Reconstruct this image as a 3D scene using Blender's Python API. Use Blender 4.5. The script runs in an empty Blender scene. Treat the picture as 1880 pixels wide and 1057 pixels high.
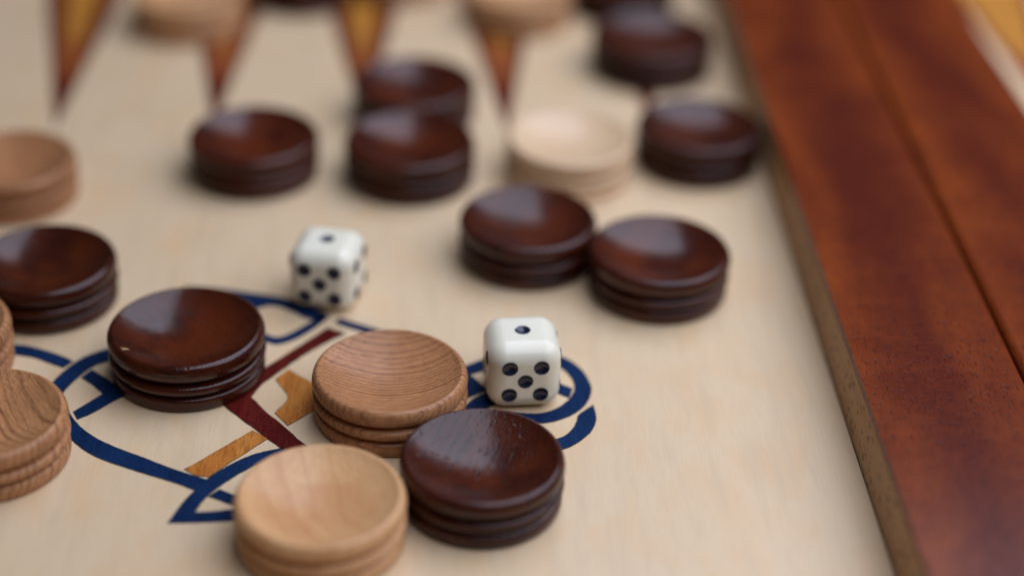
import bpy, bmesh, math, random
from mathutils import Matrix, Vector
# everything below is laid out in centimetres on the board; CM turns it into metres
CM = 0.01
scene = bpy.context.scene
COL = scene.collection

# ---------------------------------------------------------------- camera
cam_data = bpy.data.cameras.new('camera')
cam = bpy.data.objects.new('camera', cam_data)
COL.objects.link(cam)
cam_data.sensor_width = 36.0
cam_data.lens = 60.33
cam_data.clip_start = 0.005
cam_data.clip_end = 50.0
rt = Vector((0.999178, -0.026735, 0.030478)); up = Vector((-0.011795, 0.527561, 0.849435)); fw = Vector((0.038788, 0.849096, -0.526812))
m = Matrix((rt, up, -fw)).transposed().to_4x4()
m.translation = Vector((1.000000, -27.000000, 19.726982)) * CM
cam.matrix_world = m
cam_data.dof.use_dof = True
cam_data.dof.focus_distance = 32.5 * CM
cam_data.dof.aperture_fstop = 3.6
cam_data.dof.aperture_blades = 9
scene.camera = cam

# ---------------------------------------------------------------- light
world = bpy.data.worlds.new('World')
scene.world = world
world.use_nodes = True
bg = world.node_tree.nodes['Background']
bg.inputs['Color'].default_value = (0.95, 0.93, 0.92, 1)
bg.inputs['Strength'].default_value = 0.035

def area(name, loc, sx, sy, radiance, colour, target):
    ld = bpy.data.lights.new(name, 'AREA')
    ld.shape = 'RECTANGLE'
    ld.size = sx * CM
    ld.size_y = sy * CM
    ld.color = colour
    ld.energy = radiance * math.pi * (sx * CM) * (sy * CM)
    o = bpy.data.objects.new(name, ld)
    COL.objects.link(o)
    o.location = Vector(loc) * CM
    d = Vector(target) - Vector(loc)
    o.rotation_euler = d.to_track_quat('-Z', 'Y').to_euler()
    return o

# the big soft patch of open sky over the right and far side of the board
sky_lamp = area('open_sky_lamp', (46, 8, 52), 96, 96, 2.95, (0.87, 0.94, 1.16), (46, 8, 0))

scene.view_settings.view_transform = 'Standard'
scene.view_settings.look = 'None'
scene.view_settings.exposure = 0.0
scene.view_settings.gamma = 1.0
scene.cycles.use_denoising = True
scene.cycles.max_bounces = 8

# ---------------------------------------------------------------- node helpers
class Mat:
    def __init__(self, name):
        self.m = bpy.data.materials.new(name)
        self.m.use_nodes = True
        self.t = self.m.node_tree
        self.b = self.t.nodes['Principled BSDF']
    def n(self, kind, **kw):
        nd = self.t.nodes.new(kind)
        for k, v in kw.items():
            setattr(nd, k, v)
        return nd
    def put(self, sock, v):
        if isinstance(v, bpy.types.NodeSocket):
            self.t.links.new(v, sock)
        elif isinstance(v, (tuple, list)) and len(v) == 3 and sock.type == 'RGBA':
            sock.default_value = (*v, 1)
        else:
            sock.default_value = v
    def math(self, op, a, b=0.0, c=None, clamp=False):
        nd = self.n('ShaderNodeMath', operation=op, use_clamp=clamp)
        self.put(nd.inputs[0], a); self.put(nd.inputs[1], b)
        if c is not None: self.put(nd.inputs[2], c)
        return nd.outputs[0]
    def vmath(self, op, a, b):
        nd = self.n('ShaderNodeVectorMath', operation=op)
        self.put(nd.inputs[0], a); self.put(nd.inputs[1], b)
        return nd.outputs[0]
    def noise(self, vec, scale=1.0, detail=3.0, rough=0.5, dist=0.0, out=0):
        nd = self.n('ShaderNodeTexNoise')
        self.put(nd.inputs['Vector'], vec)
        self.put(nd.inputs['Scale'], scale); self.put(nd.inputs['Detail'], detail)
        self.put(nd.inputs['Roughness'], rough); self.put(nd.inputs['Distortion'], dist)
        return nd.outputs[out]
    def ramp(self, v, lo, hi, a=0.0, b=1.0, smooth=True):
        nd = self.n('ShaderNodeMapRange', interpolation_type='SMOOTHSTEP' if smooth else 'LINEAR')
        self.put(nd.inputs['Value'], v)
        for k, x in (('From Min', lo), ('From Max', hi), ('To Min', a), ('To Max', b)):
            self.put(nd.inputs[k], x)
        return nd.outputs[0]
    def mix(self, f, a, b, mode='MIX'):
        nd = self.n('ShaderNodeMix', data_type='RGBA', blend_type=mode)
        self.put(nd.inputs['Factor'], f)
        self.put(nd.inputs[6], a); self.put(nd.inputs[7], b)
        return nd.outputs[2]
    def coords(self, offset=True):
        tc = self.n('ShaderNodeTexCoord')
        v = self.vmath('MULTIPLY', tc.outputs['Object'], (100.0, 100.0, 100.0))
        if not offset:
            return v, v
        oi = self.n('ShaderNodeObjectInfo')
        r = self.n('ShaderNodeCombineXYZ')
        self.put(r.inputs[0], self.math('MULTIPLY', oi.outputs['Random'], 57.0))
        self.put(r.inputs[1], 0.0); self.put(r.inputs[2], 0.0)
        return v, self.vmath('ADD', v, r.outputs[0])
    def xyz(self, v):
        nd = self.n('ShaderNodeSeparateXYZ'); self.put(nd.inputs[0], v)
        return nd.outputs
    def bump(self, h, strength, dist):
        nd = self.n('ShaderNodeBump')
        self.put(nd.inputs['Height'], h); self.put(nd.inputs['Strength'], strength)
        self.put(nd.inputs['Distance'], dist * CM)
        self.t.links.new(nd.outputs[0], self.b.inputs['Normal'])
        return nd.outputs[0]
    def set(self, **kw):
        for k, v in kw.items():
            self.put(self.b.inputs[k.replace('_', ' ')], v)
        return self.m


def turned_wood(name, light, dark, pore, spacing=9.0, ring_amt=0.6, pore_amt=0.6, glow=None, glow_amt=0.0,
                rough=0.4, coat=0.3, coat_rough=0.2, side_amt=0.4, bump=0.3, pith=(7.0, -4.0), bow=0.5, spec=0.5, pore_lo=0.58, pore_len=5.0):
    """lathe-turned hardwood: growth rings cut by the dish, pores along the grain (local X), streaky end grain"""
    M = Mat(name)
    raw, v = M.coords()
    x, y, z = M.xyz(v)[0], M.xyz(v)[1], M.xyz(v)[2]
    wob = M.noise(v, 0.35, 2, 0.5)
    yy = M.math('ADD', y, pith[0]); zz = M.math('ADD', z, pith[1])
    xb = M.math('MULTIPLY', M.math('SUBTRACT', wob, 0.5), bow * 2)
    r = M.math('SQRT', M.math('ADD', M.math('MULTIPLY', yy, yy), M.math('MULTIPLY', zz, zz)))
    r = M.math('ADD', r, xb)
    rr = M.n('ShaderNodeCombineXYZ'); M.put(rr.inputs[0], r); M.put(rr.inputs[1], M.math('MULTIPLY', x, 0.03))
    var = M.noise(rr.outputs[0], 2.2, 2, 0.5)
    ph = M.math('FRACT', M.math('ADD', M.math('MULTIPLY', r, spacing), M.math('MULTIPLY', var, 3.0)))
    saw = M.math('ADD', M.ramp(ph, 0.5, 0.9), M.ramp(ph, 0.9, 1.0, 0, -1))
    ring = M.math('MULTIPLY', saw, M.ramp(M.noise(rr.outputs[0], 5.0, 2, 0.5), 0.3, 0.7, 0.25, 1.0))
    # long fibres
    fs = M.vmath('MULTIPLY', v, (1.6, 26.0, 26.0))
    fib = M.noise(fs, 1.0, 3, 0.6)
    # pores: short dashes along the grain, mostly in the rings
    ps = M.vmath('MULTIPLY', v, (pore_len, 28.0, 28.0))
    pn = M.ramp(M.noise(ps, 1.0, 1, 0.4), pore_lo, pore_lo + 0.07)
    pores = M.math('MULTIPLY', pn, M.ramp(ring, 0.0, 0.6, 0.25, 1.0))
    # end grain streaks on the wall of the disc
    geo = M.n('ShaderNodeNewGeometry')
    rx, ry, rz = M.xyz(raw)[0], M.xyz(raw)[1], M.xyz(raw)[2]
    rad = M.math('SQRT', M.math('ADD', M.math('MULTIPLY', rx, rx), M.math('MULTIPLY', ry, ry)))
    side = M.ramp(rad, 1.40, 1.45)
    ang = M.n('ShaderNodeCombineXYZ')
    nrm = M.vmath('NORMALIZE', raw, (0, 0, 0))
    M.put(ang.inputs[0], M.math('MULTIPLY', M.math('ARCTAN2', ry, rx), 14.0))
    M.put(ang.inputs[1], M.math('MULTIPLY', rz, 1.1)); M.put(ang.inputs[2], M.xyz(v)[0])
    ang2 = M.vmath('MULTIPLY', ang.outputs[0], (1.0, 1.0, 0.0))
    st = M.noise(ang2, 1.6, 4, 0.65)
    streak = M.math('MULTIPLY', M.ramp(st, 0.40, 0.68), side)
    big = M.noise(v, 0.9, 2, 0.5)
    c = M.mix(M.math('MULTIPLY', ring, ring_amt, clamp=True), light, dark)
    c = M.mix(M.ramp(fib, 0.35, 0.7, 0.0, 0.45), c, dark)
    c = M.mix(M.math('MULTIPLY', streak, side_amt), c, dark)
    if glow:
        # warm glow of translucent varnish, painted into the colour, stronger towards the dish centre
        g = M.math('MULTIPLY', M.math('MULTIPLY', M.ramp(big, 0.34, 0.62), M.ramp(rad, 0.5, 1.5, 1.0, 0.35)), glow_amt)
        c = M.mix(g, c, glow)
    else:
        c = M.mix(M.ramp(big, 0.35, 0.75, 0.0, 0.25), c, dark)
    c = M.mix(M.math('MULTIPLY', pores, pore_amt, clamp=True), c, pore)
    # no two blanks took the stain alike
    oi = M.n('ShaderNodeObjectInfo')
    tone = M.ramp(M.math('FRACT', M.math('MULTIPLY', oi.outputs['Random'], 7.31)), 0.0, 1.0, 0.84, 1.16, smooth=False)
    tn = M.n('ShaderNodeCombineXYZ')
    for i in range(3): M.put(tn.inputs[i], tone)
    c = M.mix(1.0, c, tn.outputs[0], 'MULTIPLY')
    h = M.math('ADD', M.math('MULTIPLY', pores, -1.0), M.math('MULTIPLY', fib, 0.35))
    h = M.math('ADD', h, M.math('MULTIPLY', M.noise(v, 16.0, 2, 0.6), M.math('MULTIPLY', M.ramp(rad, 1.33, 1.42, 0.25, 1.0), 0.9)))
    h = M.math('ADD', h, M.math('MULTIPLY', streak, -0.8))
    # nicks from play, sparse and shallow
    nick = M.ramp(M.noise(M.vmath('MULTIPLY', v, (1.0, 1.0, 2.5)), 5.0, 1, 0.3), 0.70, 0.76)
    h = M.math('ADD', h, M.math('MULTIPLY', nick, -2.5))
    bn = M.bump(h, bump, 0.012)
    M.t.links.new(bn, M.b.inputs['Coat Normal'])
    # handling marks: the varnish is duller where fingers have rubbed it
    smudge = M.noise(v, 2.3, 4, 0.65, 0.6)
    cr = M.ramp(smudge, 0.35, 0.68, coat_rough - 0.03, coat_rough + 0.06)
    # the rim took more polish on the lathe than the dish
    cr = M.math('MULTIPLY', cr, M.ramp(rad, 1.34, 1.40, 1.0, 0.62))
    return M.set(Base_Color=c, Roughness=M.ramp(fib, 0.2, 0.8, rough - 0.05, rough + 0.1), Coat_Weight=coat,
                 Coat_Roughness=cr, Specular_IOR_Level=spec)


def veneer(name, base, warm, cool, fibre=0.25, rough=0.5, streaks=22.0, blotch=0.35, coat=0.0, pores=None, spec=0.06):
    """flat veneer whose fibres run along the board's Y"""
    M = Mat(name)
    raw, v = M.coords(offset=False)
    f1 = M.noise(M.vmath('MULTIPLY', v, (streaks, 1.4, 8.0)), 1.0, 4, 0.65)
    f2 = M.noise(M.vmath('MULTIPLY', v, (3.0, 0.35, 3.0)), 1.0, 3, 0.55)
    bl = M.noise(M.vmath('MULTIPLY', v, (1.0, 0.55, 1.0)), 0.9, 3, 0.6, 0.4)
    c = M.mix(M.ramp(bl, 0.42, 0.72, 0.0, blotch), base, warm)
    c = M.mix(M.ramp(f2, 0.45, 0.75, 0.0, blotch), c, cool)
    c = M.mix(M.ramp(f1, 0.4, 0.75, 0.0, fibre), c, cool)
    c = M.mix(M.ramp(M.noise(M.vmath('MULTIPLY', v, (streaks * 1.7, 9.0, 8.0)), 1.0, 2, 0.6), 0.5, 0.75, 0.0, fibre), c, warm)
    if pores:
        pn = M.ramp(M.noise(M.vmath('MULTIPLY', v, (26.0, 5.0, 8.0)), 1.0, 1, 0.4), 0.60, 0.70)
        c = M.mix(M.math('MULTIPLY', pn, 0.6), c, pores)
    M.bump(f1, 0.15, 0.006)
    return M.set(Base_Color=c, Roughness=rough, Coat_Weight=coat, Coat_Roughness=0.25, Specular_IOR_Level=spec)


def mahogany(name, seed):
    """stained, figured mahogany of the middle bar"""
    M = Mat(name)
    raw, v = M.coords(offset=False)
    v = M.vmath('ADD', v, (seed, seed * 1.7, 0.0))
    x, y = M.xyz(raw)[0], M.xyz(raw)[1]
    big = M.noise(M.vmath('MULTIPLY', v, (0.55, 0.16, 1.0)), 1.0, 3, 0.55, 0.6)
    flame = M.noise(M.vmath('MULTIPLY', v, (0.7, 1.3, 1.0)), 1.0, 3, 0.6, 0.8)
    # the stain is thinner and more orange along both long edges of each stile
    u = M.math('FRACT', M.math('DIVIDE', M.math('SUBTRACT', x, 8.87), 3.18))
    edge = M.math('MULTIPLY', M.math('ABSOLUTE', M.math('SUBTRACT', u, 0.5)), 2.0)
    k = M.math('ADD', M.math('MULTIPLY', M.math('SUBTRACT', big, 0.5), 2.6), M.math('MULTIPLY', M.math('SUBTRACT', flame, 0.5), 1.3))
    k = M.math('ADD', k, M.math('MULTIPLY', M.math('SUBTRACT', edge, 0.55), 1.0))
    amber = M.ramp(k, -0.85, 1.55)
    fib = M.noise(M.vmath('MULTIPLY', v, (30.0, 2.2, 8.0)), 1.0, 4, 0.65)
    ray = M.noise(M.vmath('MULTIPLY', v, (3.0, 22.0, 8.0)), 1.0, 3, 0.6)
    pn = M.ramp(M.noise(M.vmath('MULTIPLY', v, (26.0, 5.0, 8.0)), 1.0, 1, 0.4), 0.60, 0.68)
    c = M.mix(amber, (0.088, 0.012, 0.0048), (0.27, 0.054, 0.008))
    c = M.mix(M.ramp(fib, 0.4, 0.72, 0.0, 0.32), c, (0.035, 0.006, 0.004))
    c = M.mix(M.ramp(ray, 0.45, 0.75, 0.0, 0.35), c, (0.20, 0.034, 0.008))
    c = M.mix(M.math('MULTIPLY', pn, 0.5), c, (0.018, 0.006, 0.008))
    h = M.math('ADD', M.math('MULTIPLY', pn, -1.0), M.math('MULTIPLY', fib, 0.3))
    bn = M.bump(h, 0.4, 0.015)
    M.t.links.new(bn, M.b.inputs['Coat Normal'])
    return M.set(Base_Color=c, Roughness=0.5, Specular_IOR_Level=0.03, Coat_Weight=0.38, Coat_Roughness=0.17)


MAT = {}
MAT['dark'] = turned_wood('dark_varnished_wood', (0.055, 0.0085, 0.0026), (0.014, 0.0020, 0.0012), (0.006, 0.002, 0.003),
                          spacing=7.0, bow=0.25, ring_amt=0.7, pore_amt=1.0, glow=(0.120, 0.021, 0.0035), glow_amt=0.6,
                          rough=0.5, coat=0.8, coat_rough=0.18, side_amt=0.4, bump=0.30, spec=0.03, pore_lo=0.55, pore_len=3.5)
MAT['dark_fine'] = turned_wood('dark_fine_grained_wood', (0.050, 0.0078, 0.0024), (0.014, 0.0020, 0.0011), (0.010, 0.0022, 0.002),
                          spacing=5.5, bow=0.25, ring_amt=0.8, pore_amt=0.5, glow=(0.120, 0.021, 0.0035), glow_amt=0.65,
                          rough=0.5, coat=0.8, coat_rough=0.17, side_amt=0.35, bump=0.18, pith=(5.0, 5.0), spec=0.03)
MAT['brown'] = turned_wood('ring_grained_brown_wood', (0.58, 0.265, 0.108), (0.19, 0.070, 0.029), (0.11, 0.042, 0.024),
                           spacing=9.5, bow=0.2, ring_amt=0.9, pore_amt=0.55, rough=0.5, coat=0.4, coat_rough=0.24, side_amt=0.35, bump=0.35, spec=0.12)
MAT['brown_deep'] = turned_wood('deep_brown_ringed_wood', (0.60, 0.285, 0.115), (0.17, 0.062, 0.028), (0.08, 0.03, 0.018),
                           spacing=7.0, bow=0.2, ring_amt=0.95, pore_amt=0.5, rough=0.5, coat=0.35, coat_rough=0.24, side_amt=0.4, bump=0.22, spec=0.12, pore_lo=0.57)
MAT['tan'] = turned_wood('dull_tan_wood', (0.58, 0.32, 0.145), (0.34, 0.15, 0.06), (0.20, 0.09, 0.05),
                           spacing=4.0, ring_amt=0.5, pore_amt=0.3, rough=0.5, coat=0.8, coat_rough=0.2, side_amt=0.4, bump=0.15, spec=0.12)
MAT['honey'] = turned_wood('honey_coloured_wood', (0.78, 0.455, 0.215), (0.55, 0.25, 0.09), (0.42, 0.20, 0.10),
                           spacing=2.5, ring_amt=0.6, pore_amt=0.2, rough=0.5, coat=0.5, coat_rough=0.2, side_amt=0.5, bump=0.15, spec=0.12,
                           glow=(0.50, 0.20, 0.07), glow_amt=0.4)
MAT['pale'] = turned_wood('pale_cream_wood', (0.68, 0.48, 0.29), (0.50, 0.30, 0.15), (0.55, 0.36, 0.22),
                          spacing=3.0, ring_amt=0.4, pore_amt=0.2, rough=0.42, coat=0.4, coat_rough=0.25, side_amt=0.3, bump=0.12)
MAT['field'] = veneer('pale_maple_veneer', (0.725, 0.545, 0.34), (0.73, 0.47, 0.24), (0.62, 0.465, 0.29), fibre=0.6, rough=0.45, blotch=0.65, streaks=34.0, coat=0.3, spec=0.3)
MAT['blue'] = veneer('blue_dyed_veneer', (0.005, 0.021, 0.070), (0.010, 0.036, 0.11), (0.002, 0.008, 0.032), fibre=0.8, rough=0.6, blotch=0.5)
MAT['red'] = veneer('dark_red_veneer', (0.085, 0.006, 0.005), (0.17, 0.022, 0.012), (0.035, 0.002, 0.003), fibre=0.85, rough=0.42, blotch=0.5)
MAT['orange'] = veneer('amber_veneer', (0.48, 0.165, 0.030), (0.60, 0.26, 0.055), (0.22, 0.050, 0.009), fibre=0.85, rough=0.42, blotch=0.6)
MAT['gold'] = veneer('golden_veneer', (0.52, 0.24, 0.030), (0.55, 0.28, 0.05), (0.30, 0.11, 0.015), fibre=0.5, rough=0.42, blotch=0.5)
def graded_core():
    M = Mat('core_veneer_dyed_gold_to_russet')
    raw, v = M.coords(offset=False)
    y = M.xyz(v)[1]
    f1 = M.noise(M.vmath('MULTIPLY', v, (22.0, 1.4, 8.0)), 1.0, 4, 0.65)
    yw = M.math('ADD', y, M.math('MULTIPLY', f1, 1.2))
    c = M.mix(M.ramp(yw, 15.0, 17.0), (0.20, 0.028, 0.008), (0.34, 0.090, 0.012))
    c = M.mix(M.ramp(yw, 17.5, 19.0), c, (0.48, 0.195, 0.020))
    c = M.mix(M.ramp(f1, 0.45, 0.75, 0.0, 0.4), c, (0.20, 0.06, 0.01))
    return M.set(Base_Color=c, Roughness=0.5)
MAT['gold'] = graded_core()
MAT['point_edge'] = veneer('russet_veneer', (0.16, 0.035, 0.014), (0.22, 0.055, 0.015), (0.08, 0.014, 0.008), fibre=0.5, rough=0.42, blotch=0.5)
MAT['joint'] = veneer('veneer_joint_filler', (0.11, 0.085, 0.055), (0.16, 0.11, 0.06), (0.05, 0.04, 0.035), fibre=0.5, rough=0.6, blotch=0.5)
MAT['lining'] = veneer('walnut_brown_lining', (0.52, 0.32, 0.18), (0.48, 0.26, 0.13), (0.38, 0.23, 0.13), fibre=0.35, rough=0.5, blotch=0.5, pores=(0.045, 0.02, 0.012))
MAT['maho1'] = mahogany('stained_mahogany', 3.0)
MAT['maho2'] = mahogany('stained_mahogany_right', 11.0)

def die_material():
    M = Mat('glossy_white_plastic')
    raw, v = M.coords()
    n = M.noise(v, 1.2, 2, 0.5)
    c = M.mix(M.ramp(n, 0.3, 0.7), (0.86, 0.81, 0.645), (0.83, 0.775, 0.60))
    M.bump(M.noise(v, 5.0, 2, 0.5), 0.05, 0.02)
    return M.set(Base_Color=c, Roughness=0.34, Coat_Weight=0.3, Coat_Roughness=0.12,
                 Subsurface_Weight=0.35, Subsurface_Radius=(0.004, 0.0035, 0.003), Subsurface_Scale=0.5)
MAT['die'] = die_material()
def pip_material():
    M = Mat('navy_black_pip_paint')
    raw, v = M.coords()
    c = M.mix(M.ramp(M.noise(v, 9.0, 3, 0.6), 0.35, 0.7), (0.003, 0.0045, 0.016), (0.009, 0.016, 0.048))
    M.bump(M.noise(v, 22.0, 3, 0.6), 0.35, 0.01)
    return M.set(Base_Color=c, Roughness=0.3, Coat_Weight=0.3)
MAT['pip'] = pip_material()
def chip_material():
    M = Mat('bare_wood_chip')
    raw, v = M.coords()
    c = M.mix(M.ramp(M.noise(v, 20.0, 3, 0.6), 0.35, 0.65), (0.62, 0.42, 0.20), (0.35, 0.20, 0.08))
    return M.set(Base_Color=c, Roughness=0.7)
MAT['chip'] = chip_material()
def table_material():
    M = Mat('grey_brown_table')
    raw, v = M.coords(offset=False)
    c = M.mix(M.noise(M.vmath('MULTIPLY', v, (0.4, 0.05, 1.0)), 1.0, 4, 0.6), (0.16, 0.11, 0.075), (0.26, 0.19, 0.13))
    return M.set(Base_Color=c, Roughness=0.5)
MAT['table'] = table_material()

# ---------------------------------------------------------------- object helpers
def link(name, verts, faces, mat, parent=None, smooth=False, loc=(0, 0, 0), rz=0.0):
    me = bpy.data.meshes.new(name)
    me.from_pydata([(a * CM, b * CM, c * CM) for a, b, c in verts], [], faces)
    me.materials.append(mat)
    if smooth:
        me.polygons.foreach_set('use_smooth', [True] * len(me.polygons))
    me.update()
    o = bpy.data.objects.new(name, me)
    COL.objects.link(o)
    o.location = Vector(loc) * CM
    o.rotation_euler = (0, 0, rz)
    o.parent = parent
    return o

def tag(o, label, cat, group=None):
    o['label'] = label; o['category'] = cat
    if group: o['group'] = group
    return o

def bevelled_box(name, lo, hi, mat, parent, bev=0.05, seg=3, round_x=None):
    bm = bmesh.new()
    bmesh.ops.create_cube(bm, size=1.0)
    for v in bm.verts:
        v.co = Vector([(lo[i] + hi[i]) / 2 + v.co[i] * (hi[i] - lo[i]) for i in range(3)]) * CM
    if bev:
        bmesh.ops.bevel(bm, geom=bm.edges[:], offset=bev * CM, segments=seg, profile=0.5, affect='EDGES')
    if round_x is not None:     # a softer round-over on the long top edge at this x
        es = [e for e in bm.edges if all(abs(v.co.x - round_x * CM) < 1e-6 and v.co.z > (hi[2] - 1e-3) * CM - 1e-6 for v in e.verts)]
        bmesh.ops.bevel(bm, geom=es, offset=0.17 * CM, segments=6, profile=0.5, affect='EDGES')
    me = bpy.data.meshes.new(name)
    bm.to_mesh(me); bm.free()
    me.materials.append(mat)
    me.polygons.foreach_set('use_smooth', [False] * len(me.polygons))
    o = bpy.data.objects.new(name, me)
    COL.objects.link(o)
    o.parent = parent
    return o

def smooth_poly(pts, n=2):
    """corner-cutting that leaves sharp corners alone, so drawn arcs come out round"""
    for _ in range(n):
        out = []
        L = len(pts)
        for i in range(L):
            p0, p1, p2 = Vector(pts[i - 1]), Vector(pts[i]), Vector(pts[(i + 1) % L])
            a, b = p1 - p0, p2 - p1
            if a.length < 1e-6 or b.length < 1e-6:
                continue
            if a.angle(b) < math.radians(48):
                out += [tuple(p1 - a * 0.22), tuple(p1 + b * 0.22)]
            else:
                out.append(tuple(p1))
        pts = out
    return pts

def area2(p):
    return sum(p[i - 1][0] * p[i][1] - p[i][0] * p[i - 1][1] for i in range(len(p)))

def offset_poly(pts, d):
    if area2(pts) < 0: pts = pts[::-1]
    out = []
    L = len(pts)
    for i in range(L):
        p0, p1, p2 = Vector(pts[i - 1]), Vector(pts[i]), Vector(pts[(i + 1) % L])
        n1 = (p1 - p0).normalized(); n2 = (p2 - p1).normalized()
        n1 = Vector((n1.y, -n1.x)); n2 = Vector((n2.y, -n2.x))
        b = (n1 + n2)
        if b.length < 1e-4: b = n1
        b.normalize()
        k = min(2.0, 1.0 / max(0.3, b.dot(n1)))
        out.append(tuple(p1 + b * d * k))
    return out

def prism(name, pts, z0, z1, mat, parent):
    if area2(pts) < 0: pts = pts[::-1]
    n = len(pts)
    verts = [(x, y, z0) for x, y in pts] + [(x, y, z1) for x, y in pts]
    faces = [[i, (i + 1) % n, n + (i + 1) % n, n + i] for i in range(n)]
    from mathutils.geometry import tessellate_polygon
    tris = tessellate_polygon([[Vector((x, y, 0)) for x, y in pts]])
    for t in tris:
        a, b, c = [Vector(pts[i]) for i in t]
        if (b - a).cross(c - a) < 0: t = t[::-1]
        faces.append([n + i for i in t])
    return link(name, verts, faces, mat, parent)

def rough_edge(pts, rnd, step=0.12, amp=0.008):
    """saw-cut veneer edges wander by a hair"""
    out = []
    L = len(pts)
    for i in range(L):
        a, b = Vector(pts[i]), Vector(pts[(i + 1) % L])
        k = max(1, int((b - a).length / step))
        for j in range(k):
            p = a.lerp(b, j / k)
            out.append((p.x + rnd.uniform(-amp, amp), p.y + rnd.uniform(-amp, amp)))
    return out

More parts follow.
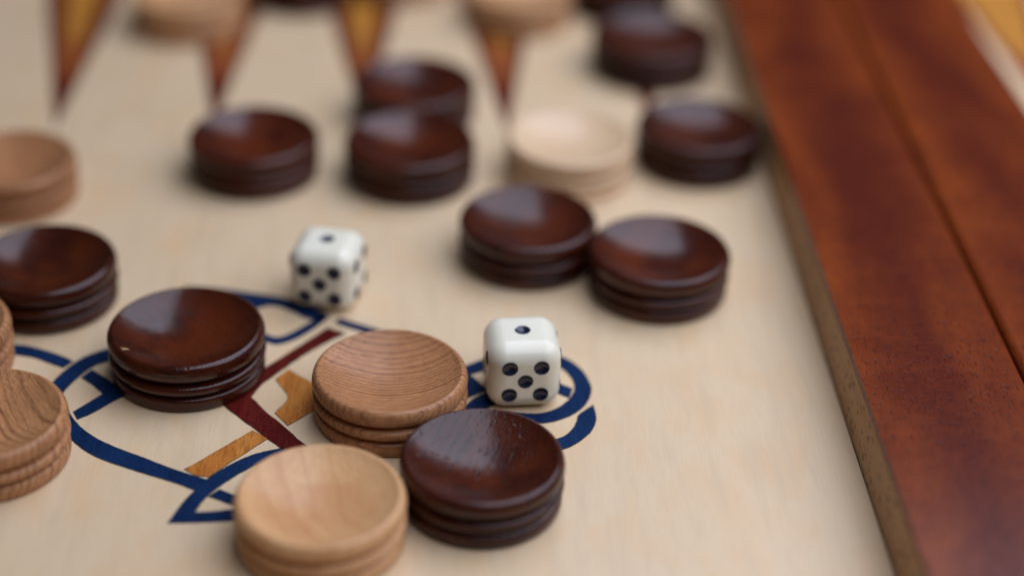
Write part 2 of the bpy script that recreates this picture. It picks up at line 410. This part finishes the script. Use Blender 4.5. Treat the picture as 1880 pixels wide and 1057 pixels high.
INLAYS = {
 'blue': [
  [(-7.95, 2.38), (-7.71, 2.37), (-7.43, 2.31), (-7.04, 2.14), (-6.75, 1.99), (-6.48, 1.80), (-6.55, 1.66), (-6.63, 1.56), (-6.94, 1.73), (-7.26, 1.92), (-7.66, 2.01), (-7.88, 2.05)],
  [(-6.84, 0.44), (-6.74, 1.03), (-6.62, 1.37), (-6.44, 1.74), (-6.21, 2.02), (-5.89, 2.24), (-5.42, 2.39), (-5.35, 1.98), (-5.81, 1.79), (-6.00, 1.67), (-6.14, 1.48), (-6.33, 1.11), (-6.46, 0.78), (-6.54, 0.26)],
  [(-6.05, 1.50), (-5.75, 1.24), (-5.47, 0.96), (-5.13, 0.63), (-5.30, 0.59), (-5.44, 0.44), (-5.72, 0.10), (-5.87, -0.05), (-6.02, -0.16), (-6.14, 0.07), (-5.93, 0.34), (-5.68, 0.68), (-5.94, 0.99), (-6.20, 1.23)],
  [(-6.26, 0.12), (-6.11, -0.16), (-5.95, -0.38), (-5.79, -0.56), (-5.54, -0.79), (-5.29, -0.96), (-4.95, -1.16), (-4.58, -1.35), (-4.23, -1.56), (-3.89, -1.74), (-3.34, -1.99), (-3.05, -1.64), (-2.78, -1.39), (-2.56, -1.23), (-2.31, -1.12), (-2.02, -1.02), (-2.00, -1.28), (-2.34, -1.41), (-2.55, -1.59), (-2.66, -1.71), (-2.83, -1.87), (-3.02, -2.11), (-3.22, -2.38), (-3.35, -2.65), (-3.44, -2.94), (-3.09, -2.91), (-2.75, -2.84), (-2.26, -2.76), (-2.23, -3.10), (-2.71, -3.15), (-3.27, -3.21), (-3.86, -3.23), (-3.71, -2.76), (-3.62, -2.53), (-3.50, -2.31), (-3.84, -2.11), (-4.51, -1.82), (-5.19, -1.49), (-5.47, -1.33), (-5.67, -1.17), (-5.84, -1.00), (-5.95, -0.88), (-6.11, -0.68)],
  [(-3.06, -2.27), (-2.79, -2.44), (-2.26, -2.70), (-2.23, -3.01), (-2.77, -2.72), (-3.24, -2.48)],
  [(-4.62, 4.69), (-3.91, 4.64), (-3.14, 4.45), (-2.47, 4.28), (-1.99, 4.02), (-1.50, 3.65), (-1.62, 3.37), (-1.95, 3.49), (-2.20, 3.72), (-2.50, 3.93), (-2.75, 3.98), (-2.97, 3.85), (-3.17, 3.72), (-3.37, 3.76), (-3.50, 4.06), (-3.87, 4.27), (-4.58, 4.38)],
  [(-3.04, 3.17), (-2.74, 2.89), (-2.61, 2.78), (-2.46, 2.73), (-2.26, 2.84), (-2.01, 3.11), (-1.79, 3.37), (-1.62, 3.67), (-1.43, 3.61), (-1.57, 3.33), (-1.82, 2.97), (-2.07, 2.70), (-2.24, 2.57), (-2.44, 2.47), (-2.59, 2.52), (-2.71, 2.60), (-3.03, 2.88)],
  [(-1.22, 3.50), (-0.93, 3.34), (-0.44, 3.10), (0.13, 2.86), (0.14, 2.58), (-0.43, 2.81), (-0.73, 2.99), (-1.01, 3.13), (-1.31, 3.31)],
  [(1.32, 1.69), (1.48, 1.80), (1.75, 1.99), (2.05, 2.17), (2.33, 2.32), (2.32, 1.92), (1.93, 1.68), (1.62, 1.52), (1.38, 1.38)],
  [(1.33, 1.59), (1.51, 1.46), (1.70, 1.19), (1.84, 0.91), (1.51, 0.70), (1.26, 0.51), (1.26, 1.22)],
  [(1.32, 0.11), (1.49, 0.50), (1.64, 0.70), (1.87, 0.86), (2.24, 0.95), (2.23, 0.58), (1.96, 0.45), (1.83, 0.27), (1.58, 0.05)],
  [(2.61, 2.40), (2.95, 2.37), (3.36, 2.17), (3.58, 1.98), (3.78, 1.69), (3.90, 1.32), (3.94, 0.96), (3.85, 0.61), (3.69, 0.31), (3.43, 0.06), (3.17, -0.09), (2.90, -0.17), (2.53, -0.17), (2.11, -0.12), (1.79, 0.03), (1.83, 0.19), (2.28, 0.20), (2.57, 0.15), (2.87, 0.15), (3.08, 0.23), (3.29, 0.38), (3.51, 0.68), (3.61, 0.96), (3.61, 1.24), (3.51, 1.53), (3.34, 1.80), (2.94, 1.99), (2.60, 2.02)],
  [(2.91, 1.48), (3.31, 1.18), (3.55, 1.01), (3.47, 0.69), (3.31, 0.80), (3.01, 1.04), (2.85, 1.17)],
  [(3.93, 0.44), (3.96, 0.21), (3.96, -0.06), (3.85, -0.40), (3.63, -0.70), (3.38, -0.93), (3.17, -1.03), (2.81, -1.12), (2.82, -0.81), (3.10, -0.71), (3.35, -0.56), (3.49, -0.35), (3.59, -0.10), (3.62, 0.11), (3.77, 0.28)],
 ],
 'red': [
  [(-1.43, 3.12), (-1.87, 2.56), (-2.29, 2.01), (-2.60, 1.62), (-3.05, 1.00), (-3.36, 0.44), (-3.20, 0.23), (-2.79, -0.21), (-2.37, -0.68), (-2.03, -1.03), (-1.74, -1.35), (-1.35, -1.74), (-0.96, -1.64), (-1.28, -1.27), (-1.65, -0.89), (-1.79, -0.74), (-1.97, -0.47), (-2.42, 0.07), (-2.70, 0.47), (-2.80, 0.61), (-2.77, 0.71), (-2.60, 1.10), (-2.39, 1.41), (-1.92, 2.08), (-1.52, 2.50), (-1.08, 2.92)],
 ],
 'orange': [
  [(-2.36, 1.24), (-2.14, 1.58), (-1.66, 1.14), (-1.18, 0.73), (-1.17, 0.53), (-1.61, 0.12), (-1.99, -0.31), (-2.28, 0.10), (-2.13, 0.35), (-2.06, 0.55), (-2.06, 0.70), (-2.24, 1.01)],
  [(-3.77, -1.69), (-3.41, -1.32), (-3.05, -0.93), (-2.65, -0.49), (-2.35, -0.73), (-2.61, -1.06), (-3.06, -1.58), (-3.31, -1.92), (-3.44, -1.88), (-3.51, -1.89), (-3.63, -1.80)],
 ],
}

# ---------------------------------------------------------------- setting: the surface under the board
table = bevelled_box('table_top', (-60, -60, -6.0), (75, 75, -3.02), MAT['table'], None, 0.3)
table['kind'] = 'structure'

# ---------------------------------------------------------------- the board
board = bpy.data.objects.new('backgammon_board', None)
COL.objects.link(board)
board.empty_display_size = 0.05
tag(board, 'open wooden backgammon board with mahogany middle bar and coloured inlays on pale maple', 'game board')

WALL, SEAM, OUT = 8.87, 12.05, 15.42       # inner wall, hinge seam and far edge of the middle bar
TOP = 1.4
Y0, Y1 = -19.0, 25.0
XL, XR = -14.2, 38.3
link('playing_field', [(XL, Y0, -1), (WALL - 0.02, Y0, -1), (WALL - 0.02, Y1, -1), (XL, Y1, -1), (XL, Y0, 0), (WALL - 0.02, Y0, 0), (WALL - 0.02, Y1, 0), (XL, Y1, 0)],
     [(4, 5, 6, 7), (3, 2, 1, 0), (0, 1, 5, 4), (1, 2, 6, 5), (2, 3, 7, 6), (3, 0, 4, 7)], MAT['field'], board)
link('playing_field', [(OUT, Y0, -1), (XR, Y0, -1), (XR, Y1, -1), (OUT, Y1, -1), (OUT, Y0, 0), (XR, Y0, 0), (XR, Y1, 0), (OUT, Y1, 0)],
     [(4, 5, 6, 7), (3, 2, 1, 0), (0, 1, 5, 4), (1, 2, 6, 5), (2, 3, 7, 6), (3, 0, 4, 7)], MAT['field'], board)
# wall linings stand under the mahogany caps
bevelled_box('wall_lining', (WALL, Y0, -1.0), (WALL + 0.7, Y1, TOP - 0.20), MAT['lining'], board, 0)
bevelled_box('wall_lining', (OUT - 0.7, Y0, -1.0), (OUT, Y1, TOP - 0.20), MAT['lining'], board, 0)
b1 = bevelled_box('middle_bar_stile', (WALL - 0.004, Y0 - 3, TOP - 0.20), (SEAM - 0.03, Y1 + 3, TOP), MAT['maho1'], board, 0, round_x=SEAM - 0.03)
b2 = bevelled_box('middle_bar_stile', (SEAM + 0.03, Y0 - 3, TOP - 0.20), (OUT + 0.004, Y1 + 3, TOP - 0.006), MAT['maho2'], board, 0, round_x=SEAM + 0.03)
bevelled_box('bar_core', (WALL + 0.7, Y0 - 3, -3.0), (SEAM - 0.04, Y1 + 3, TOP - 0.20), MAT['maho1'], board, 0)
bevelled_box('bar_core', (SEAM + 0.04, Y0 - 3, -3.0), (OUT - 0.7, Y1 + 3, TOP - 0.20), MAT['maho2'], board, 0)
for k, (lo, hi, mt) in enumerate((
        ((XL - 3.0, Y0 - 3, -3), (XL, Y1 + 3, TOP), 'maho1'), ((XR, Y0 - 3, -3), (XR + 3, Y1 + 3, TOP), 'maho2'),
        ((XL, Y1, -3), (WALL - 0.01, Y1 + 3, TOP - 0.003), 'maho1'), ((XL, Y0 - 3, -3), (WALL - 0.01, Y0, TOP - 0.003), 'maho1'),
        ((OUT + 0.01, Y1, -3), (XR, Y1 + 3, TOP - 0.009), 'maho2'), ((OUT + 0.01, Y0 - 3, -3), (XR, Y0, TOP - 0.009), 'maho2'))):
    bevelled_box('frame_stile', lo, hi, MAT[mt], board, 0.06)

# centre ornament: woven blue ribbons, red chevron, amber bars, each let into the maple
rnd = random.Random(4)
NAMES = {'blue': 'blue_ribbon_inlay', 'red': 'red_chevron_inlay', 'orange': 'amber_bar_inlay'}
for kind in ('blue', 'red', 'orange'):
    for poly in INLAYS[kind]:
        sm = smooth_poly(poly, 3) if kind == 'blue' else poly
        if kind == 'red': sm = offset_poly(sm, 0.008)
        sm = rough_edge(sm, rnd, 0.14, 0.0025 if kind == 'blue' else 0.010)
        piece = prism(NAMES[kind], sm, -0.05, 0.012, MAT[kind], board)
        prism('glue_line', rough_edge(offset_poly(sm, 0.014), rnd, 0.3, 0.004), -0.05, 0.006, MAT['joint'], piece)

# the long points, russet outside and golden inside
def point(tip, base_l, base_r, parent, frac=0.44, up=1):
    t, a, b = Vector(tip), Vector(base_l), Vector(base_r)
    o = prism('point_inlay', [tuple(t), tuple(b), tuple(a)], -0.05, 0.008, MAT['point_edge'], parent)
    c = (a + b) / 2
    it = t.lerp(c, 0.13)
    ia, ib = c.lerp(a, frac), c.lerp(b, frac)
    prism('golden_core', [tuple(it), tuple(ib), tuple(ia)], -0.04, 0.013, MAT['gold'], o)
    prism('red_tip', [tuple(t), tuple(t.lerp(b, 0.22)), tuple(t.lerp(a, 0.22))], -0.045, 0.0105, MAT['red'], o)
    prism('glue_line', offset_poly([tuple(t), tuple(b), tuple(a)], 0.014), -0.05, 0.004, MAT['joint'], o)
for tip, cx in (((-8.90, 12.2), -10.15), ((-4.95, 12.4), -5.75), ((-1.15, 12.6), -1.75), ((2.53, 12.3), 2.35), ((6.30, 12.9), 6.25)):
    point(tip, (cx - 1.6, 24.98), (cx + 1.6, 24.98), board)
for k in range(5):
    cx = 17.85 + 3.85 * k
    point((17.2 + 3.85 * k, 12.8), (cx - 1.6, 24.98), (cx + 1.6, 24.98), board, 0.8)
# the mirrored points at the near rail, behind the camera's reach
for k in range(6):
    cx = -12.1 + 3.85 * k
    if cx + 1.6 < WALL:
        point((cx, -7.2), (cx + 1.6, Y0 + 0.02), (cx - 1.6, Y0 + 0.02), board)

# ---------------------------------------------------------------- checkers
def profile(H, R):
    pr = [(0.0, 0.0), (R - 0.10, 0.0), (R - 0.055, 0.018), (R - 0.035, 0.06), (R - 0.028, 0.16), (R - 0.035, 0.25), (R - 0.06, 0.285),
          (R - 0.150, 0.300), (R - 0.180, 0.330), (R - 0.155, 0.360)]
    def bead(z0, z1, depth, n):
        out = []
        for i in range(n + 1):
            a = -math.pi / 2 + math.pi * i / n
            rr = R - depth + depth * max(0.0, math.cos(a)) ** 0.75
            out.append((rr - 0.0, (z0 + z1) / 2 + (z1 - z0) / 2 * math.sin(a)))
        return out
    pr += bead(0.372, 0.582, 0.120, 9)
    pr += [(R - 0.160, 0.595), (R - 0.185, 0.628), (R - 0.155, 0.660)]
    # top ring: a deep rolled lip
    zt0 = 0.668
    mid = H - 0.20
    for i in range(6):
        a = -math.pi / 2 + (math.pi / 2) * i / 5
        pr.append((R - 0.105 + 0.105 * math.cos(a), mid + (mid - zt0) * math.sin(a)))
    for i in range(1, 8):
        a = math.radians(82) * i / 7
        pr.append((R - 0.125 + 0.125 * math.cos(a), mid + 0.20 * math.sin(a)))
    re = R - 0.145
    pr += [(R - 0.125, H - 0.001), (re + 0.006, H - 0.006), (re - 0.006, H - 0.016)]
    D = 0.36
    Rs = (re * re + D * D) / (2 * D)
    n = 14
    for i in range(1, n + 1):
        r = (re - 0.012) * (1 - i / n)
        z = H - 0.02 - D + (Rs - math.sqrt(Rs * Rs - r * r))
        pr.append((r, z))
    return pr

def checker_mesh(name, H, R, mat, seg=128):
    pr = profile(H, R)
    verts, rows = [], []
    for r, z in pr:
        if r < 1e-6:
            rows.append([len(verts)]); verts.append((0, 0, z)); continue
        rows.append(list(range(len(verts), len(verts) + seg)))
        verts += [(r * math.cos(2 * math.pi * i / seg), r * math.sin(2 * math.pi * i / seg), z) for i in range(seg)]
    faces = []
    for a, b in zip(rows[:-1], rows[1:]):
        for i in range(seg):
            j = (i + 1) % seg
            if len(a) == 1: faces.append((a[0], b[j], b[i]))
            elif len(b) == 1: faces.append((a[i], a[j], b[0]))
            else: faces.append((a[i], a[j], b[j], b[i]))
    me = bpy.data.meshes.new(name)
    me.from_pydata([(x * CM, y * CM, z * CM) for x, y, z in verts], [], faces)
    me.materials.append(mat)
    me.polygons.foreach_set('use_smooth', [True] * len(me.polygons))
    me.update()
    return me

MESH = {}
def checker(pos, rz, mat, label, R=1.5, H=1.01):
    if R > 1.53: H = 1.04
    key = (mat, R, H)
    if key not in MESH:
        MESH[key] = checker_mesh('checker', H, R, MAT[mat])
    o = bpy.data.objects.new('checker', MESH[key])
    COL.objects.link(o)
    o.location = (pos[0] * CM, pos[1] * CM, 0.0125 * CM)
    o.rotation_euler = (0, 0, math.radians(rz))
    tag(o, label, 'game piece', 'dark wooden checkers' if mat.startswith('dark') else 'light wooden checkers')
    return o

A = checker((-4.11, 1.55), -50, 'dark_fine', 'dark glossy checker with a pale chip on its left rim, on the red chevron inlay', 1.55)
checker((-0.04, 0.14), 3, 'brown', 'brown ring-grained checker between the nearest white die and the amber inlays', 1.5)
checker((-1.12, -3.64), -62, 'honey', 'honey-coloured checker nearest the camera at the bottom edge of the view', 1.5)
checker((1.70, -2.49), 62, 'dark', 'dark checker with open black pores in front of the nearest white die', 1.495)
checker((2.82, 6.12), 20, 'dark', 'left one of two dark checkers touching side by side', 1.54)
checker((5.62, 4.83), -15, 'dark_fine', 'right one of two dark checkers touching side by side, nearer the bar', 1.54)
checker((-3.64, 10.0), 40, 'dark_fine', 'lone dark checker standing apart behind the farther white die', 1.57)
checker((0.11, 9.85), 70, 'dark_fine', 'front one of two dark checkers one behind the other, behind both dice', 1.58)
checker((0.14, 13.1), 15, 'dark', 'dark checker half hidden behind another dark one at a point tip', 1.58)
checker((3.97, 10.09), 30, 'pale', 'pale cream checker standing between dark ones', 1.55)
checker((7.2, 10.88), -30, 'dark', 'dark checker almost touching the inner wall of the bar', 1.55)
checker((-7.42, 4.14), 25, 'dark_fine', 'dark checker cut by the left edge, between two brown ones', 1.5)
checker((-7.39, -1.35), -58, 'brown_deep', 'brown checker with curved grain lines at the lower left', 1.5)
checker((-9.10, 8.62), -60, 'brown', 'blurred brown checker at the left edge, farthest of the left-edge pieces', 1.5)
checker((-9.08, 1.60), 10, 'brown_deep', 'brown checker of which only a sliver shows at the left edge', 1.5)
checker((-6.37, 18.74), 35, 'tan', 'blurred honey-coloured checker on the leftmost points at the top edge', 1.55)
checker((-3.27, 20.91), 0, 'dark', 'blurred dark checker at the top edge next to a honey-coloured one', 1.47)
checker((3.03, 19.55), 50, 'tan', 'blurred tan checker at the top edge, left of the dark pair by the bar', 1.52)
checker((6.58, 16.35), 20, 'dark', 'blurred dark checker covering a point tip near the bar', 1.68)
checker((6.15, 20.6), 75, 'dark', 'blurred dark checker partly behind another at the top edge near the bar', 1.55)
checker((-0.38, 21.9), 12, 'tan', 'blurred light checker just showing at the top edge behind the middle point', 1.5)

chip = link('rim_chip', [(-0.11, 0.0, 0), (-0.03, -0.028, 0.012), (0.05, -0.018, 0.018), (0.10, 0.006, 0.004), (0.04, 0.028, 0.016), (-0.05, 0.035, 0.020), (0.0, 0.004, 0.034)],
            [(0, 1, 6), (1, 2, 6), (2, 3, 6), (3, 4, 6), (4, 5, 6), (5, 0, 6), (5, 4, 3, 2, 1, 0)], MAT['chip'])
chip.parent = A
ca = math.radians(50)
d = Vector((-5.22 + 4.11, 0.72 - 1.52, 0))
chip.location = Vector((d.x * math.cos(ca) - d.y * math.sin(ca), d.x * math.sin(ca) + d.y * math.cos(ca), 0.985)) * CM
chip.rotation_euler = (0, 0, ca)
chip.scale = (1.35, 1.35, 1.35)

# ---------------------------------------------------------------- dice
def die(pos, rz, S, label, k=0.235):
    root = bpy.data.objects.new('die', None)
    COL.objects.link(root)
    root.empty_display_size = 0.01
    root.location = (pos[0] * CM, pos[1] * CM, 0.0125 * CM)
    root.rotation_euler = (0, 0, math.radians(rz))
    tag(root, label, 'die', 'white dice')
    h = S / 2
    q = k * S
    PR, PD = 0.100 * S, 0.042 * S
    five = [(-q, -q), (q, -q), (0, 0), (-q, q), (q, q)]
    four = [(-q, -q), (q, -q), (-q, q), (q, q)]
    six = [(-q, -q), (q, -q), (-q, 0), (q, 0), (-q, q), (q, q)]
    # (normal, u axis, v axis, pips)
    F = [((0, 0, 1), (1, 0, 0), (0, 1, 0), [(0, 0)]),
         ((0, -1, 0), (1, 0, 0), (0, 0, 1), five),
         ((-1, 0, 0), (0, -1, 0), (0, 0, 1), [(q, q), (0, 0), (-q, -q)]),
         ((1, 0, 0), (0, 1, 0), (0, 0, 1), four),
         ((0, 1, 0), (-1, 0, 0), (0, 0, 1), [(-q, -q), (q, q)]),
         ((0, 0, -1), (1, 0, 0), (0, -1, 0), six)]
    rad = 0.26 * S
    def shape(p):
        """rounded cube; the big corners come from a sphere cut as on cast dice"""
        c = Vector([max(-(h - rad), min(h - rad, t)) for t in p])
        dlt = p - c
        if dlt.length > 1e-9:
            p = c + dlt.normalized() * min(rad, dlt.length * 1.0) if sum(abs(t) > 1e-9 for t in dlt) > 1 else p
        sph = S * 0.70
        if p.length > sph: p = p.normalized() * (sph + (p.length - sph) * 0.25)
        return p
    def dip(u, v, pips):
        for a, b in pips:
            r = math.hypot(u - a, v - b)
            if r < PR:
                return PD * (1 - (r / PR) ** 2) ** 0.8 + 0.004
        return 0.0
    N = 84
    bm = bmesh.new()
    for n, ua, va, pips in F:
        n, ua, va = Vector(n), Vector(ua), Vector(va)
        g = []
        for j in range(N + 1):
            row = []
            for i in range(N + 1):
                u, v = -h + S * i / N, -h + S * j / N
                p = shape(n * h + ua * u + va * v)
                p -= n * dip(u, v, pips)
                row.append(bm.verts.new((p + Vector((0, 0, h))) * CM))
            g.append(row)
        for j in range(N):
            for i in range(N):
                bm.faces.new((g[j][i], g[j][i + 1], g[j + 1][i + 1], g[j + 1][i]))
    bmesh.ops.remove_doubles(bm, verts=bm.verts, dist=1e-6)
    for f in bm.faces: f.smooth = True
    me = bpy.data.meshes.new('die_body'); bm.to_mesh(me); bm.free()
    me.materials.append(MAT['die'])
    body = bpy.data.objects.new('die_body', me); COL.objects.link(body); body.parent = root
    # painted bowls
    for n, ua, va, pips in F:
        n, ua, va = Vector(n), Vector(ua), Vector(va)
        for a, b in pips:
            verts, faces = [], []
            rings, seg = 7, 28
            for ri in range(rings + 1):
                rr = PR * 1.06 * ri / rings
                dd = PD * max(0.0, 1 - (rr / PR) ** 2) ** 0.8 if rr < PR else 0.0
                for s in range(seg if ri else 1):
                    t = 2 * math.pi * s / seg
                    p = n * (h - dd + (0.0025 if ri < rings else 0.0015)) + ua * (a + rr * math.cos(t)) + va * (b + rr * math.sin(t)) + Vector((0, 0, h))
                    verts.append(tuple(p))
            for s in range(seg):
                faces.append((0, 1 + s, 1 + (s + 1) % seg))
            for ri in range(1, rings):
                o1, o2 = 1 + (ri - 1) * seg, 1 + ri * seg
                for s in range(seg):
                    faces.append((o1 + s, o2 + s, o2 + (s + 1) % seg, o1 + (s + 1) % seg))
            link('pip', verts, faces, MAT['pip'], root, True)
    return root

die((2.51, 0.90), 4.5, 1.45, 'nearer white die showing one on top and five in front, beside the brown checker', 0.210)
die((-1.50, 4.35), -11.5, 1.43, 'farther, slightly blurred white die showing one on top, at the tip of the blue ribbons', 0.222)
